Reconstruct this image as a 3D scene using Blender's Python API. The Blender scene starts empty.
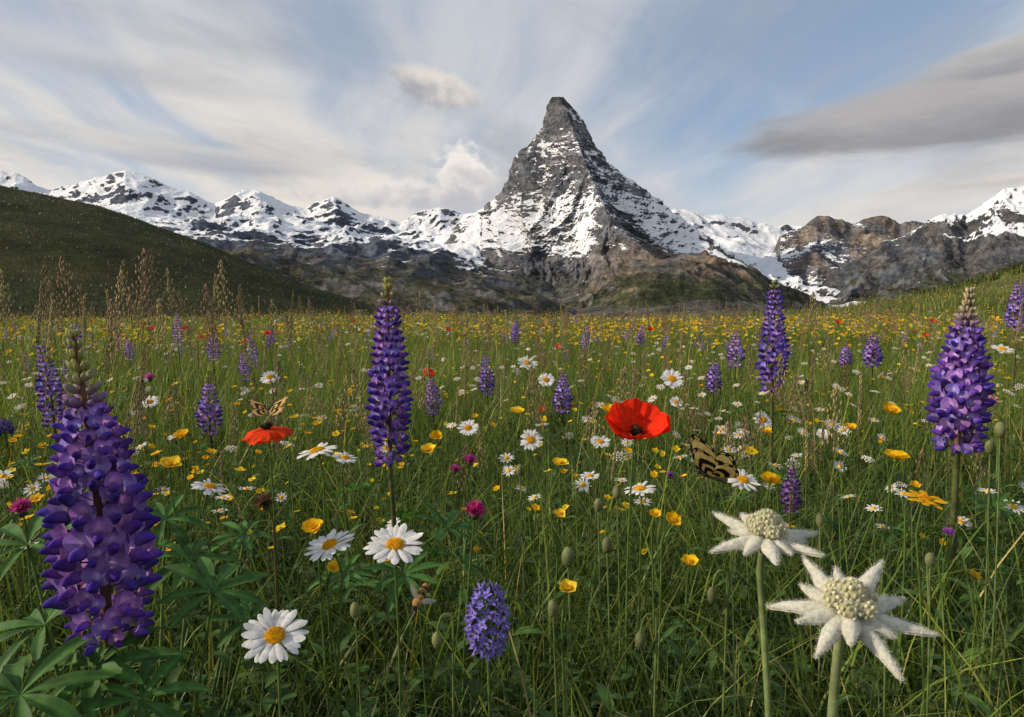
import bpy, math, numpy as np
rng=np.random.default_rng(11)
pi=math.pi
FP=1024*24/36.0; CAMZ=.75; PITCH=math.radians(4.0)
cP,sP=math.cos(PITCH),math.sin(PITCH)
CAM=np.array([0,0,CAMZ])
def at(px,py,d):
    px=np.asarray(px,float);py=np.asarray(py,float);d=np.asarray(d,float)
    a=(px-512)/FP;b=(358.5-py)/FP
    y=cP+b*sP;z=-sP+b*cP;s=d/y
    return np.stack(np.broadcast_arrays(a*s,d,CAMZ+z*s),-1)
def sstep(a,b,x):
    t=np.clip((x-a)/(b-a),0,1);return t*t*(3-2*t)
# ------------------------------------------------------------ noise
_p=rng.permutation(256);PERM=np.concatenate([_p,_p,_p])
GR=rng.normal(size=(256,3));GR/=np.linalg.norm(GR,axis=1)[:,None]
def perlin(P):
    I=np.floor(P).astype(np.int64);f=P-I;w=f*f*f*(f*(f*6-15)+10)
    I&=255;out=0
    for dx in(0,1):
        wx=w[...,0] if dx else 1-w[...,0]
        for dy in(0,1):
            wy=w[...,1] if dy else 1-w[...,1]
            for dz in(0,1):
                wz=w[...,2] if dz else 1-w[...,2]
                g=GR[PERM[PERM[PERM[(I[...,0]+dx)&255]+((I[...,1]+dy)&255)]+((I[...,2]+dz)&255)]]
                out=out+wx*wy*wz*(g[...,0]*(f[...,0]-dx)+g[...,1]*(f[...,1]-dy)+g[...,2]*(f[...,2]-dz))
    return out*1.6
def fbm(P,o=5,g=.5):
    s=0;a=1;t=0
    for i in range(o):
        s=s+a*perlin(P+i*17.3);t+=a;a*=g;P=P*2.03
    return s/t
def ridged(P,o=6,g=.52):
    s=0;a=1;t=0;w=1
    for i in range(o):
        n=1-np.abs(perlin(P+i*31.7));n=np.clip(n,0,1)**2
        s=s+a*n*w;t+=a;w=np.clip(n*1.3,0,1);a*=g;P=P*2.07
    return s/t
# ------------------------------------------------------------ mesh parts
class Part:
    def __init__(s,V,Q=None,T=None,C=None,m=0):
        s.V=np.asarray(V,float).reshape(-1,3)
        s.Q=np.zeros((0,4),int) if Q is None else np.asarray(Q,int).reshape(-1,4)
        s.T=np.zeros((0,3),int) if T is None else np.asarray(T,int).reshape(-1,3)
        C=np.array([1,1,1.]) if C is None else np.asarray(C,float)
        s.C=np.broadcast_to(C,s.V.shape).copy()
        s.MQ=np.full(len(s.Q),m);s.MT=np.full(len(s.T),m)
    def x(s,R=None,t=None,k=1.0):
        o=Part(s.V*k,s.Q,s.T,s.C)
        if R is not None:o.V=o.V@np.asarray(R).T
        if t is not None:o.V=o.V+np.asarray(t)
        o.MQ=s.MQ;o.MT=s.MT;return o
def merge(ps):
    ps=[p for p in ps if p is not None and len(p.V)]
    off=np.cumsum([0]+[len(p.V) for p in ps])
    o=Part(np.concatenate([p.V for p in ps]),np.concatenate([p.Q+f for p,f in zip(ps,off)]),np.concatenate([p.T+f for p,f in zip(ps,off)]),np.concatenate([p.C for p in ps]))
    o.MQ=np.concatenate([p.MQ for p in ps]);o.MT=np.concatenate([p.MT for p in ps]);return o
def rep(p,t,R=None,s=None,cm=None):
    t=np.asarray(t,float);n=len(t)
    V=np.broadcast_to(p.V,(n,)+p.V.shape)
    if s is not None:
        s=np.asarray(s,float)
        V=V*(s[:,None,None] if s.ndim==1 else s[:,None,:])
    if R is not None:V=np.einsum('nij,nvj->nvi',R,V)
    V=V+t[:,None,:]
    C=np.broadcast_to(p.C,V.shape)
    if cm is not None:C=C*np.asarray(cm)[:,None,:]
    off=np.arange(n)*len(p.V)
    o=Part(V.reshape(-1,3),(p.Q[None]+off[:,None,None]).reshape(-1,4),(p.T[None]+off[:,None,None]).reshape(-1,3),C.reshape(-1,3))
    o.MQ=np.tile(p.MQ,n);o.MT=np.tile(p.MT,n);return o
def grid(P,C=None,m=0,closev=False):
    nu,nv=P.shape[:2];i=np.arange(nu*nv).reshape(nu,nv)
    if closev:i=np.concatenate([i,i[:,:1]],1)
    Q=np.stack([i[:-1,:-1],i[1:,:-1],i[1:,1:],i[:-1,1:]],-1).reshape(-1,4)
    if C is not None:C=np.broadcast_to(C,P.shape).reshape(-1,3)
    return Part(P.reshape(-1,3),Q,None,C,m)
def Rx(a):c,s=math.cos(a),math.sin(a);return np.array([[1,0,0],[0,c,-s],[0,s,c]])
def Ry(a):c,s=math.cos(a),math.sin(a);return np.array([[c,0,s],[0,1,0],[-s,0,c]])
def Rz(a):c,s=math.cos(a),math.sin(a);return np.array([[c,-s,0],[s,c,0],[0,0,1]])
def frames(N,spin=None):
    N=np.atleast_2d(np.asarray(N,float));N=N/np.linalg.norm(N,axis=1)[:,None]
    h=np.where(np.abs(N[:,2:])<.95,np.array([[0,0,1.]]),np.array([[0,1.,0]]))
    X=np.cross(h,N);X/=np.linalg.norm(X,axis=1)[:,None];Y=np.cross(N,X)
    if spin is not None:
        c=np.cos(spin)[:,None];s=np.sin(spin)[:,None];X,Y=X*c+Y*s,Y*c-X*s
    return np.stack([X,Y,N],-1)
def frame(n,sp=0.):return frames([n],np.array([sp]))[0]
def tube(P,r,n=6,C=None,m=0):
    P=np.asarray(P,float);k=len(P);r=np.broadcast_to(r,(k,))
    T=np.gradient(P,axis=0);T/=np.linalg.norm(T,axis=1)[:,None]+1e-12
    h=np.array([.3,.95,.1]) if abs(T[:,1]).mean()<.8 else np.array([1,.1,.2])
    A=np.cross(T,h);A/=np.linalg.norm(A,axis=1)[:,None];B=np.cross(T,A)
    a=np.linspace(0,2*pi,n,endpoint=False)
    G=P[:,None]+r[:,None,None]*(A[:,None]*np.cos(a)[None,:,None]+B[:,None]*np.sin(a)[None,:,None])
    return grid(G,C,m,True)
def bez(p0,p1,p2,n):
    t=np.linspace(0,1,n)[:,None];return (1-t)**2*p0+2*t*(1-t)*p1+t*t*p2
def ell(c,r,nu=6,nv=8,C=None,m=0):
    a=np.linspace(.02,pi-.02,nu);b=np.linspace(0,2*pi,nv,endpoint=False)
    G=np.stack([np.sin(a)[:,None]*np.cos(b),np.sin(a)[:,None]*np.sin(b),np.cos(a)[:,None]+0*b],-1)*np.asarray(r)+np.asarray(c)
    return grid(G,C,m,True)
def blade(L,W,prof,nu=8,nv=3,bend=0.,cup=0.,fold=0.,start=0.,col=(1,1,1),m=0,ruf=0.,twist=0.):
    u=np.linspace(0,1,nu);v=np.linspace(-1,1,nv)
    th=start+bend*u;x=np.concatenate([[0],np.cumsum(np.cos(th[:-1]))])*L/(nu-1);z=np.concatenate([[0],np.cumsum(np.sin(th[:-1]))])*L/(nu-1)
    w=W/2*np.maximum(prof(u),.02)
    U,Vv=np.meshgrid(u,v,indexing='ij')
    Y=Vv*w[:,None];dz=cup*W*(Vv**2)*w[:,None]/(W/2)+fold*np.abs(Y)
    if ruf:dz=dz+ruf*np.sin(Vv*9+U*7)*U**2
    tx=-np.sin(th)[:,None];tz=np.cos(th)[:,None]
    X=x[:,None]+dz*tx;Z=z[:,None]+dz*tz+twist*U*Y
    c=col(U,Vv) if callable(col) else np.asarray(col)
    return grid(np.stack([X,Y,Z],-1),c,m)
def lerpc(a,b,t):
    a=np.asarray(a);b=np.asarray(b);t=np.asarray(t)[...,None];return a*(1-t)+b*t
lance=lambda t:np.sin(pi*np.clip(t,0,1)**.8)**.8
petalp=lambda t:np.clip(.35+1.1*t,0,1)*np.sqrt(np.clip(1-((t-.55)/.46).clip(0,1)**3,0,1))
# ------------------------------------------------------------ build objects
def add_object(name,p,mats,loc=(0,0,0),smooth=True,attrs=None):
    me=bpy.data.meshes.new(name);V=p.V-np.asarray(loc)
    me.vertices.add(len(V));me.vertices.foreach_set('co',V.astype(np.float32).ravel())
    lp=np.concatenate([p.Q.ravel(),p.T.ravel()]).astype(np.int32)
    me.loops.add(len(lp));me.loops.foreach_set('vertex_index',lp)
    nq,nt=len(p.Q),len(p.T);st=np.concatenate([np.arange(nq)*4,nq*4+np.arange(nt)*3]).astype(np.int32)
    me.polygons.add(nq+nt);me.polygons.foreach_set('loop_start',st)
    me.polygons.foreach_set('material_index',np.concatenate([p.MQ,p.MT]).astype(np.int32))
    me.polygons.foreach_set('use_smooth',np.full(nq+nt,smooth))
    me.update(calc_edges=True)
    ca=me.color_attributes.new('Col','FLOAT_COLOR','POINT')
    ca.data.foreach_set('color',np.concatenate([p.C,np.ones((len(V),1))],1).astype(np.float32).ravel())
    for k,a in (attrs or {}).items():
        at_=me.attributes.new(k,'FLOAT','POINT');at_.data.foreach_set('value',np.asarray(a,np.float32).ravel())
    for mt in mats:me.materials.append(mt)
    ob=bpy.data.objects.new(name,me);ob.location=loc;bpy.context.scene.collection.objects.link(ob);return ob
# ------------------------------------------------------------ node helper
class G:
    def __init__(s,nt):s.nt=nt;nt.nodes.clear()
    def n(s,t,**k):
        o=s.nt.nodes.new(t)
        for a,b in k.items():setattr(o,a,b)
        return o
    def put(s,i,v):
        if isinstance(v,bpy.types.NodeSocket):s.nt.links.new(v,i)
        elif v is not None:
            if i.type=='RGBA' and len(v)==3:v=(*v,1)
            i.default_value=v
    def m(s,op,a,b=None,c=None,cl=False):
        o=s.n('ShaderNodeMath',operation=op,use_clamp=cl)
        for i,v in enumerate((a,b,c)):
            if v is not None:s.put(o.inputs[i],v)
        return o.outputs[0]
    def mix(s,f,a,b,bt='MIX'):
        o=s.n('ShaderNodeMix',data_type='RGBA',blend_type=bt);s.put(o.inputs[0],f);s.put(o.inputs[6],a);s.put(o.inputs[7],b);return o.outputs[2]
    def ss(s,x,a,b,lo=0.,hi=1.):
        o=s.n('ShaderNodeMapRange',interpolation_type='SMOOTHSTEP');s.put(o.inputs[0],x)
        for i,v in zip((1,2,3,4),(a,b,lo,hi)):o.inputs[i].default_value=v
        return o.outputs[0]
    def xyz(s,x,y,z):
        o=s.n('ShaderNodeCombineXYZ')
        for i,v in enumerate((x,y,z)):s.put(o.inputs[i],v)
        return o.outputs[0]
    def noise(s,v,sc,det=5,rough=.55,dist=0.,col=False):
        o=s.n('ShaderNodeTexNoise');s.put(o.inputs['Vector'],v);o.inputs['Scale'].default_value=sc;o.inputs['Detail'].default_value=det
        o.inputs['Roughness'].default_value=rough;o.inputs['Distortion'].default_value=dist
        return o.outputs[1] if col else o.outputs[0]
def newmat(n):
    m=bpy.data.materials.new(n);m.use_nodes=True;return m,G(m.node_tree)
def plant_mat(name,rough=.55,tr=.3,spec=.3,var=.35,nsc=60.,bump=0.,bsc=900.,sheen=0.,trgain=(1.3,1.3,.8),det=2):
    m,g=newmat(name)
    a=g.n('ShaderNodeAttribute',attribute_name='Col').outputs['Color']
    geo=g.n('ShaderNodeNewGeometry').outputs['Position']
    nz=g.noise(geo,nsc,det)
    f=g.ss(nz,.3,.7,1-var,1+var)
    c=g.mix(1.,a,g.xyz(f,f,f),'MULTIPLY')
    b=g.n('ShaderNodeBsdfPrincipled');g.put(b.inputs['Base Color'],c);b.inputs['Roughness'].default_value=rough;b.inputs['Specular IOR Level'].default_value=spec
    if sheen:b.inputs['Sheen Weight'].default_value=sheen
    if bump:
        bn=g.n('ShaderNodeBump');bn.inputs['Strength'].default_value=bump;bn.inputs['Distance'].default_value=.0008
        g.put(bn.inputs['Height'],g.noise(geo,bsc,2));g.put(b.inputs['Normal'],bn.outputs[0])
    t=g.n('ShaderNodeBsdfTranslucent');g.put(t.inputs[0],g.mix(1.,c,trgain,'MULTIPLY'))
    mx=g.n('ShaderNodeMixShader');mx.inputs[0].default_value=tr
    g.nt.links.new(b.outputs[0],mx.inputs[1]);g.nt.links.new(t.outputs[0],mx.inputs[2])
    o=g.n('ShaderNodeOutputMaterial');g.nt.links.new(mx.outputs[0],o.inputs[0]);return m
M_LEAF=plant_mat('leaf_green',.6,.32,.22,.3,60,.2,500)
M_PETAL=plant_mat('petal',.75,.34,.10,.18,150,.4,1200,trgain=(1.1,1.,1.))
M_WOOL=plant_mat('woolly_bract',1.,.10,.0,.16,260,1.0,1500,.25,trgain=(1,1,1),det=4)
M_GRASS=plant_mat('grass_blades',.5,.42,.35,.25,8,trgain=(1.35,1.3,.7),det=1)
MATS=[M_LEAF,M_PETAL,M_WOOL]
# terrain
def rock_mat(name,dsc,bumpd,snowc=(.82,.84,.88)):
    m,g=newmat(name)
    col=g.n('ShaderNodeAttribute',attribute_name='Col').outputs['Color']
    sn=g.n('ShaderNodeAttribute',attribute_name='snow').outputs['Fac']
    P=g.n('ShaderNodeNewGeometry').outputs['Position']
    n1=g.noise(P,dsc,8,.65);n2=g.noise(P,dsc*5,6,.7)
    mp=g.n('ShaderNodeMapping');g.put(mp.inputs[0],P);mp.inputs['Scale'].default_value=(.35,.35,1.5);mp.inputs['Rotation'].default_value=(.2,.35,0)
    n3=g.noise(mp.outputs[0],dsc*2.2,7,.65,.6)
    f=g.m('MULTIPLY',g.ss(n1,.3,.7,.5,1.4),g.ss(n3,.32,.68,.65,1.3))
    f=g.m('MULTIPLY',f,g.ss(n2,.3,.7,.55,1.4))
    c=g.mix(1.,col,g.xyz(f,f,f),'MULTIPLY')
    s=g.m('ADD',sn,g.m('MULTIPLY',g.m('SUBTRACT',n2,.5),.60))
    s=g.m('ADD',s,g.m('MULTIPLY',g.m('SUBTRACT',n3,.5),.50))
    sf=g.ss(s,.46,.55)
    sc=g.mix(g.ss(n1,.35,.65),tuple(v*.84 for v in snowc),snowc)
    c=g.mix(sf,c,sc)
    b=g.n('ShaderNodeBsdfPrincipled');g.put(b.inputs['Base Color'],c);b.inputs['Roughness'].default_value=.9;b.inputs['Specular IOR Level'].default_value=.1
    bn=g.n('ShaderNodeBump');bn.inputs['Strength'].default_value=1.;bn.inputs['Distance'].default_value=bumpd
    h=g.m('ADD',g.m('MULTIPLY',n1,1.2),g.m('MULTIPLY',n3,.45));h=g.m('ADD',h,g.m('MULTIPLY',n2,.5))
    h=g.m('MULTIPLY',h,g.m('SUBTRACT',1.,g.m('MULTIPLY',sf,.65)))
    g.put(bn.inputs['Height'],h);g.put(b.inputs['Normal'],bn.outputs[0])
    o=g.n('ShaderNodeOutputMaterial');g.nt.links.new(b.outputs[0],o.inputs[0]);return m
M_ROCK=rock_mat('alpine_rock_and_snow',.012,22.)
def prow(row,pxs):
    r=np.array(row,float);return np.interp(pxs,r[:,0],r[:,1])
def pix_y(P):
    return 310.7-(P[...,2]-CAMZ)/P[...,1]*FP
def terrain(name,p0,p1,nc,depths,rows,nr,amp,freq,snowf,colf,seed=0):
    pxs=np.linspace(p0,p1,nc);tab=np.array([prow(r,pxs) for r in rows])
    D=np.asarray(depths,float);dd=np.linspace(D[0],D[-1],nr)
    k=np.clip(np.searchsorted(D,dd)-1,0,len(D)-2);t=((dd-D[k])/(D[k+1]-D[k]))[:,None]
    Y=tab[k]*(1-t)+tab[k+1]*t
    P=at(np.broadcast_to(pxs,(nr,nc)),Y,np.broadcast_to(dd[:,None],(nr,nc)))
    Q=P.copy();Q[...,2]=seed*311.
    wv=Q*freq*.6;wp=np.stack([perlin(wv+5.2),perlin(wv+9.7),0*Q[...,0]],-1)
    n=ridged(Q*freq+wp*.5,7)-.46
    n2=fbm(Q*freq*6+3,5)
    A=amp(pxs[None,:],dd[:,None]);P[...,2]+=A*n+A*.16*n2
    du=np.gradient(P,axis=1);dv=np.gradient(P,axis=0);N=np.cross(du,dv);N/=np.linalg.norm(N,axis=-1)[...,None]
    ypx=pix_y(P);nn=fbm(Q*freq*2.3+40,5)
    a=(pxs[None,:]+0*ypx,ypx,N[...,2],nn,dd[:,None]+0*ypx)
    add_object(name,grid(P,colf(*a)),[M_ROCK],attrs={'snow':snowf(*a)})
ROWP=[-300,0,150,300,450,560,620,700,770,830,900,1024,1300]
def R_(*y):return list(zip(ROWP,y))
SIL=[(-400,190),(-200,170),(-60,184),(0,174),(15,172),(30,178),(50,186),(80,183),(102,181),(125,174),(150,182),(180,192),(215,203),(235,193),(260,187),(290,201),(310,205),(335,199),(350,208),(375,213),(400,220),(415,214),(440,207),(460,212),(500,212),(560,212),(620,214),(685,211),(700,215),(730,220),(760,224),(800,230),(900,235),(1024,235),(1300,220)]
SILF=[(a,b+20) for a,b in SIL]
rows=[R_(*[350]*13),R_(330,330,330,332,334,336,334,330,328,328,328,328,328),
 R_(300,302,306,314,322,326,320,312,318,322,320,318,312),
 R_(268,270,276,290,304,312,300,288,304,318,316,310,304),
 R_(246,249,254,266,284,298,280,272,296,308,306,298,294),
 R_(226,230,236,246,260,272,256,256,286,298,292,284,284),
 R_(212,214,222,230,238,244,240,240,262,276,276,272,272),
 SILF,SIL,R_(*[250]*13)]
def amp0(px,d):return 30+100*sstep(1400,3400,d)*(1-.35*sstep(4300,4700,d))+0*px
SNL=[(-300,218),(0,218),(150,230),(300,240),(400,248),(450,258),(560,264),(620,250),(700,262),(770,296),(830,292),(1024,280)]
def snow0(px,y,nz,nn,d):
    line=np.interp(px,*zip(*SNL))
    return -.16+sstep(-14,14,line-y+nn*30)*.82+(nz-.78)*2.8+nn*.55-.5*sstep(2300,2000,d)+.16*sstep(680,730,px)
def col0(px,y,nz,nn,d):
    hazed_rock=lerpc((.095,.11,.145),(.15,.15,.165),sstep(-.2,.4,nn)*sstep(520,640,px)*(1-sstep(3600,4200,d)))  # bluer tone of the far rock is distance haze put into its colour
    gre=lerpc((.070,.072,.052),(.125,.115,.10),sstep(-.3,.3,nn))
    f=sstep(240,268,y+nn*30)*sstep(.70,.84,nz)
    return lerpc(hazed_rock,gre,f*.9)
terrain('alpine_mountain_range',-330,1330,1150,[700,1100,1500,2000,2600,3200,3800,4400,4700,5500],rows,400,amp0,1/620.,snow0,col0,1)
S1=[(-330,216),(-100,222),(100,232),(160,240),(230,251),(300,262),(360,270),(420,278),(470,285),(520,295),(560,307),(600,320),(660,345)]
r1=[[(a,345) for a,b in S1],[(a,max(b+50,325)) for a,b in S1],[(a,b+18) for a,b in S1],S1,[(a,b+60) for a,b in S1]]
terrain('green_mountain_spur',-330,650,760,[800,1100,1500,1750,2150],r1,230,lambda px,d:10+34*sstep(900,1450,d)+0*px,1/260.,
 lambda px,y,nz,nn,d:-.30+(nz-.6)*.5+nn*.9,
 lambda px,y,nz,nn,d:lerpc(lerpc((.036,.046,.022),(.088,.082,.050),sstep(-.25,.25,nn)),(.125,.12,.12),sstep(.92,.76,nz+nn*.2)),11)
S2=[(500,345),(540,320),(572,303),(590,287),(612,272),(640,260),(680,254),(715,258),(745,268),(780,288),(820,305),(870,325)]
r2=[[(a,max(b+60,335)) for a,b in S2],[(a,b+30) for a,b in S2],[(a,b+12) for a,b in S2],S2,[(a,b+50) for a,b in S2]]
terrain('rocky_mountain_shoulder',500,870,430,[1500,1800,2150,2350,2700],r2,240,lambda px,d:8+44*sstep(1500,2000,d)+0*px,1/180.,
 lambda px,y,nz,nn,d:-.25+(nz-.6)*.6+nn*.5,
 lambda px,y,nz,nn,d:lerpc(lerpc((.175,.135,.10),(.115,.112,.115),sstep(-.3,.3,nn)),(.052,.060,.028),sstep(262,286,y+nn*14)*sstep(.64,.82,nz)),14)
SR=[(640,340),(700,312),(750,285),(772,255),(780,236),(790,231),(800,229),(808,221),(817,215),(835,220),(850,223),(870,220),(885,217),(900,222),(915,218),(940,226),(980,230),(1100,240)]
rr=[[(a,max(b+80,300)) for a,b in SR],[(a,b+45) for a,b in SR],[(a,b+14) for a,b in SR],SR,[(a,b+60) for a,b in SR]]
terrain('rocky_ridge',660,1080,520,[3150,3500,3900,4000,4400],rr,220,lambda px,d:85*sstep(3150,3500,d)*(1-.5*sstep(3850,4000,d))+0*px,1/280.,
 lambda px,y,nz,nn,d:.06+(nz-.62)*1.6+nn*.6+.3*sstep(810,760,px),lambda px,y,nz,nn,d:lerpc((.22,.18,.15),(.135,.14,.16),sstep(-.3,.3,nn)),3)
SN=[(740,345),(780,318),(830,283),(850,265),(880,247),(905,233),(925,219),(945,213),(965,219),(985,201),(1005,187),(1024,183),(1060,178),(1120,190),(1350,200)]
rn=[[(a,max(b,325)) for a,b in SN],[(a,b+52) for a,b in SN],[(a,b+16) for a,b in SN],SN,[(a,b+70) for a,b in SN]]
terrain('snow_capped_mountain',745,1340,600,[2000,2500,2900,3000,3400],rn,240,lambda px,d:95*sstep(2000,2500,d)*(1-.35*sstep(2850,3000,d))+0*px,1/270.,
 lambda px,y,nz,nn,d:-.22+.72*sstep(-12,18,np.interp(px,[830,900,1024,1300],[240,240,234,232])-y+nn*34)+(nz-.64)*1.8+nn*.4,lambda px,y,nz,nn,d:lerpc(lerpc((.125,.12,.12),(.09,.10,.125),sstep(-.3,.3,nn)),(.05,.056,.032),sstep(250,285,y+nn*20)*sstep(.66,.8,nz)),5)
# --------------------------------------------------- the pyramid peak
def peak():
    L=[(552,98,3500),(547,105,3505),(545,118,3510),(540,131,3520),(527,146,3530),(514,158,3540),(509,178,3550),(501,191,3560),(488,204,3580),(470,217,3600),(430,240,3600),(350,285,3600)]
    Fr=[(558,97.5,3495),(567,112,3450),(573,130,3400),(580,150,3330),(588,172,3250),(598,193,3170),(606,212,3090),(618,228,3010),(640,246,2900),(680,275,2700),(705,303,2500)]
    Rg=[(564,98,3500),(570,104,3500),(581,118,3500),(590,134,3490),(599,152,3480),(613,167,3460),(634,182,3430),(662,203,3380),(692,225,3330),(722,247,3260),(752,268,3200),(792,293,3100),(830,318,3000)]
    B=[(558,97.5,3505),(560,150,3650),(565,215,3900),(565,330,4300)]
    ztop=at(557,97,3500)[2];zb=60.;nr=560
    zs=ztop-(ztop-zb)*np.linspace(0,1,nr)
    def cv(l):
        a=np.array(l,float);W=at(a[:,0],a[:,1],a[:,2]);o=np.argsort(W[:,2]);W=W[o]
        return np.stack([np.interp(zs,W[:,2],W[:,0]),np.interp(zs,W[:,2],W[:,1]),zs],-1)
    cs=[cv(L),cv(Fr),cv(Rg),cv(B)];c=(sum(cs)/4).copy()
    segs=[];us=[]
    for i,n in enumerate((440,380,60,60)):
        u=np.linspace(0,1,n,endpoint=False)[None,:,None]
        a=cs[i][:,None];b=cs[(i+1)%4][:,None];p=a*(1-u)+b*u
        w=np.sin(pi*u);p=p+(c[:,None]-p)*(.22*w)
        segs.append(p);us.append(np.broadcast_to(w[...,0],p.shape[:2]))
    P=np.concatenate(segs,1);W=np.concatenate(us,1)
    d=P-c[:,None];d[...,2]=0;sz=np.linalg.norm(d,axis=-1);dn=d/(sz[...,None]+1e-6)
    A=np.minimum(115,.38*sz)*(.20+.80*W)
    wp=np.stack([perlin(P/260.+3),perlin(P/260.+8),perlin(P/260.+13)],-1)
    q=P*np.array([1/170.,1/170.,1/520.])+wp*.4
    q[...,0]+=P[...,2]/800.
    r=ridged(q,7)-.45
    st=P[...,2]+P[...,0]*.35+wp[...,0]*50
    strata=fbm(np.stack([st/30.,P[...,0]/300,P[...,1]/300],-1),4)
    fine=fbm(P/45.,5)
    off=A*r+np.minimum(7,.1*sz)*strata+np.minimum(18,.13*sz)*fine
    P=P+dn*off[...,None]
    P[...,2]+=np.minimum(10,.05*sz)*fine
    nxt=np.roll(P,-1,1)-np.roll(P,1,1);dv=np.gradient(P,axis=0)
    N=np.cross(dv,nxt);N/=np.linalg.norm(N,axis=-1)[...,None]+1e-9
    if N[100,200,1]>0:N=-N
    nz=N[...,2];y=pix_y(P);nn=fbm(P/150.+50,4);px=P[...,0]/P[...,1]*FP+512
    sq=P*np.array([1/34.,1/34.,1/190.])+wp*.8;streak=fbm(sq,4)
    snow=.48+(nz-.36)*1.0+strata*.28-r*.85+nn*.35+streak*.65
    lf=sstep(184,204,y)*sstep(615,590,px)*sstep(258,242,y)
    snow+=lf*.12-.06*sstep(150,175,y)*sstep(205,185,y)
    ry=y-(167+(px-613)*.735)
    snow+=.26*sstep(158,180,y)*sstep(598,618,px)*sstep(6,18,ry)*sstep(60,40,ry)
    snow-=.9*sstep(246,264,y+nn*14)
    snow-=.45*sstep(196,216,y)*sstep(584,604,px)*sstep(32,50,ry)
    C=lerpc((.165,.17,.185),(.088,.096,.12),sstep(-.3,.3,nn))
    C=lerpc(C,(.18,.155,.13),sstep(-.1,.5,strata)*.4)
    C=lerpc(C,(.165,.13,.10),sstep(228,262,y+nn*18)*sstep(560,640,px)*.8)
    C=lerpc(C,(.07,.07,.048),sstep(268,292,y+nn*10)*.8)
    add_object('pyramidal_mountain_peak',grid(P,C,0,True),[M_ROCK],attrs={'snow':snow})
peak()
# --------------------------------------------------- near ground
def gz(x,y):
    x=np.asarray(x,float);y=np.asarray(y,float)
    left=np.interp(x/np.maximum(np.abs(y),30)*200,[-400,-260,-150,-120,-91,-62,-24,0],[70,52,35.5,29.5,20,8.5,-3,-6])
    z=(left+6)*sstep(48,200,y)*sstep(340,215,y)
    z=z-6*sstep(44,110,y)-60*sstep(200,600,y)
    right=np.interp(x/np.maximum(np.abs(y),10)*60,[22,28,34,40,46,70],[0,.5,1.5,3.1,5.,12])
    z=z+right*sstep(14,62,y)+6*sstep(44,110,y)*sstep(28,40,x/np.maximum(np.abs(y),10)*60)
    P=np.stack(np.broadcast_arrays(x,y,0*x),-1)
    z=z+.10*perlin(P*.35)*sstep(2,8,y)+.22*perlin(P*.12+3)*sstep(6,16,y)+.8*perlin(P*.05+9)*sstep(18,50,y)+2.2*fbm(P*.022+4,4)*sstep(70,160,y)
    return z
def ground():
    r=np.concatenate([np.linspace(-12,-1,8),np.linspace(-.5,12,40),np.geomspace(12.4,900,260)])
    t=np.linspace(-1.9,1.9,420)
    Y=np.broadcast_to(r[:,None],(len(r),len(t)));X=t[None]*np.maximum(np.abs(Y),14)
    P=np.stack([X,Y,gz(X,Y)],-1);n=fbm(P*np.array([.03,.03,0])+2,5)
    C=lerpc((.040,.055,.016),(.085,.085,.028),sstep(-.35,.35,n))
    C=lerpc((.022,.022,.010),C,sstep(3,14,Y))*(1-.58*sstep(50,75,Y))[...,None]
    m,g=newmat('meadow_ground')
    col=g.n('ShaderNodeAttribute',attribute_name='Col').outputs['Color'];Pp=g.n('ShaderNodeNewGeometry').outputs['Position']
    n1=g.noise(Pp,.12,10,.7);n2=g.noise(Pp,1.5,6,.7)
    f=g.m('MULTIPLY',g.ss(n1,.3,.7,.5,1.5),g.ss(n2,.3,.7,.6,1.4))
    c=g.mix(1.,col,g.xyz(f,f,f),'MULTIPLY')
    b=g.n('ShaderNodeBsdfPrincipled');g.put(b.inputs['Base Color'],c);b.inputs['Roughness'].default_value=.95;b.inputs['Specular IOR Level'].default_value=.1
    bn=g.n('ShaderNodeBump');bn.inputs['Distance'].default_value=.6;bn.inputs['Strength'].default_value=.7;g.put(bn.inputs['Height'],g.m('ADD',n1,g.m('MULTIPLY',n2,.3)));g.put(b.inputs['Normal'],bn.outputs[0])
    o=g.n('ShaderNodeOutputMaterial');g.nt.links.new(b.outputs[0],o.inputs[0])
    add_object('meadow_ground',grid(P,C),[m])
ground()
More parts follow.
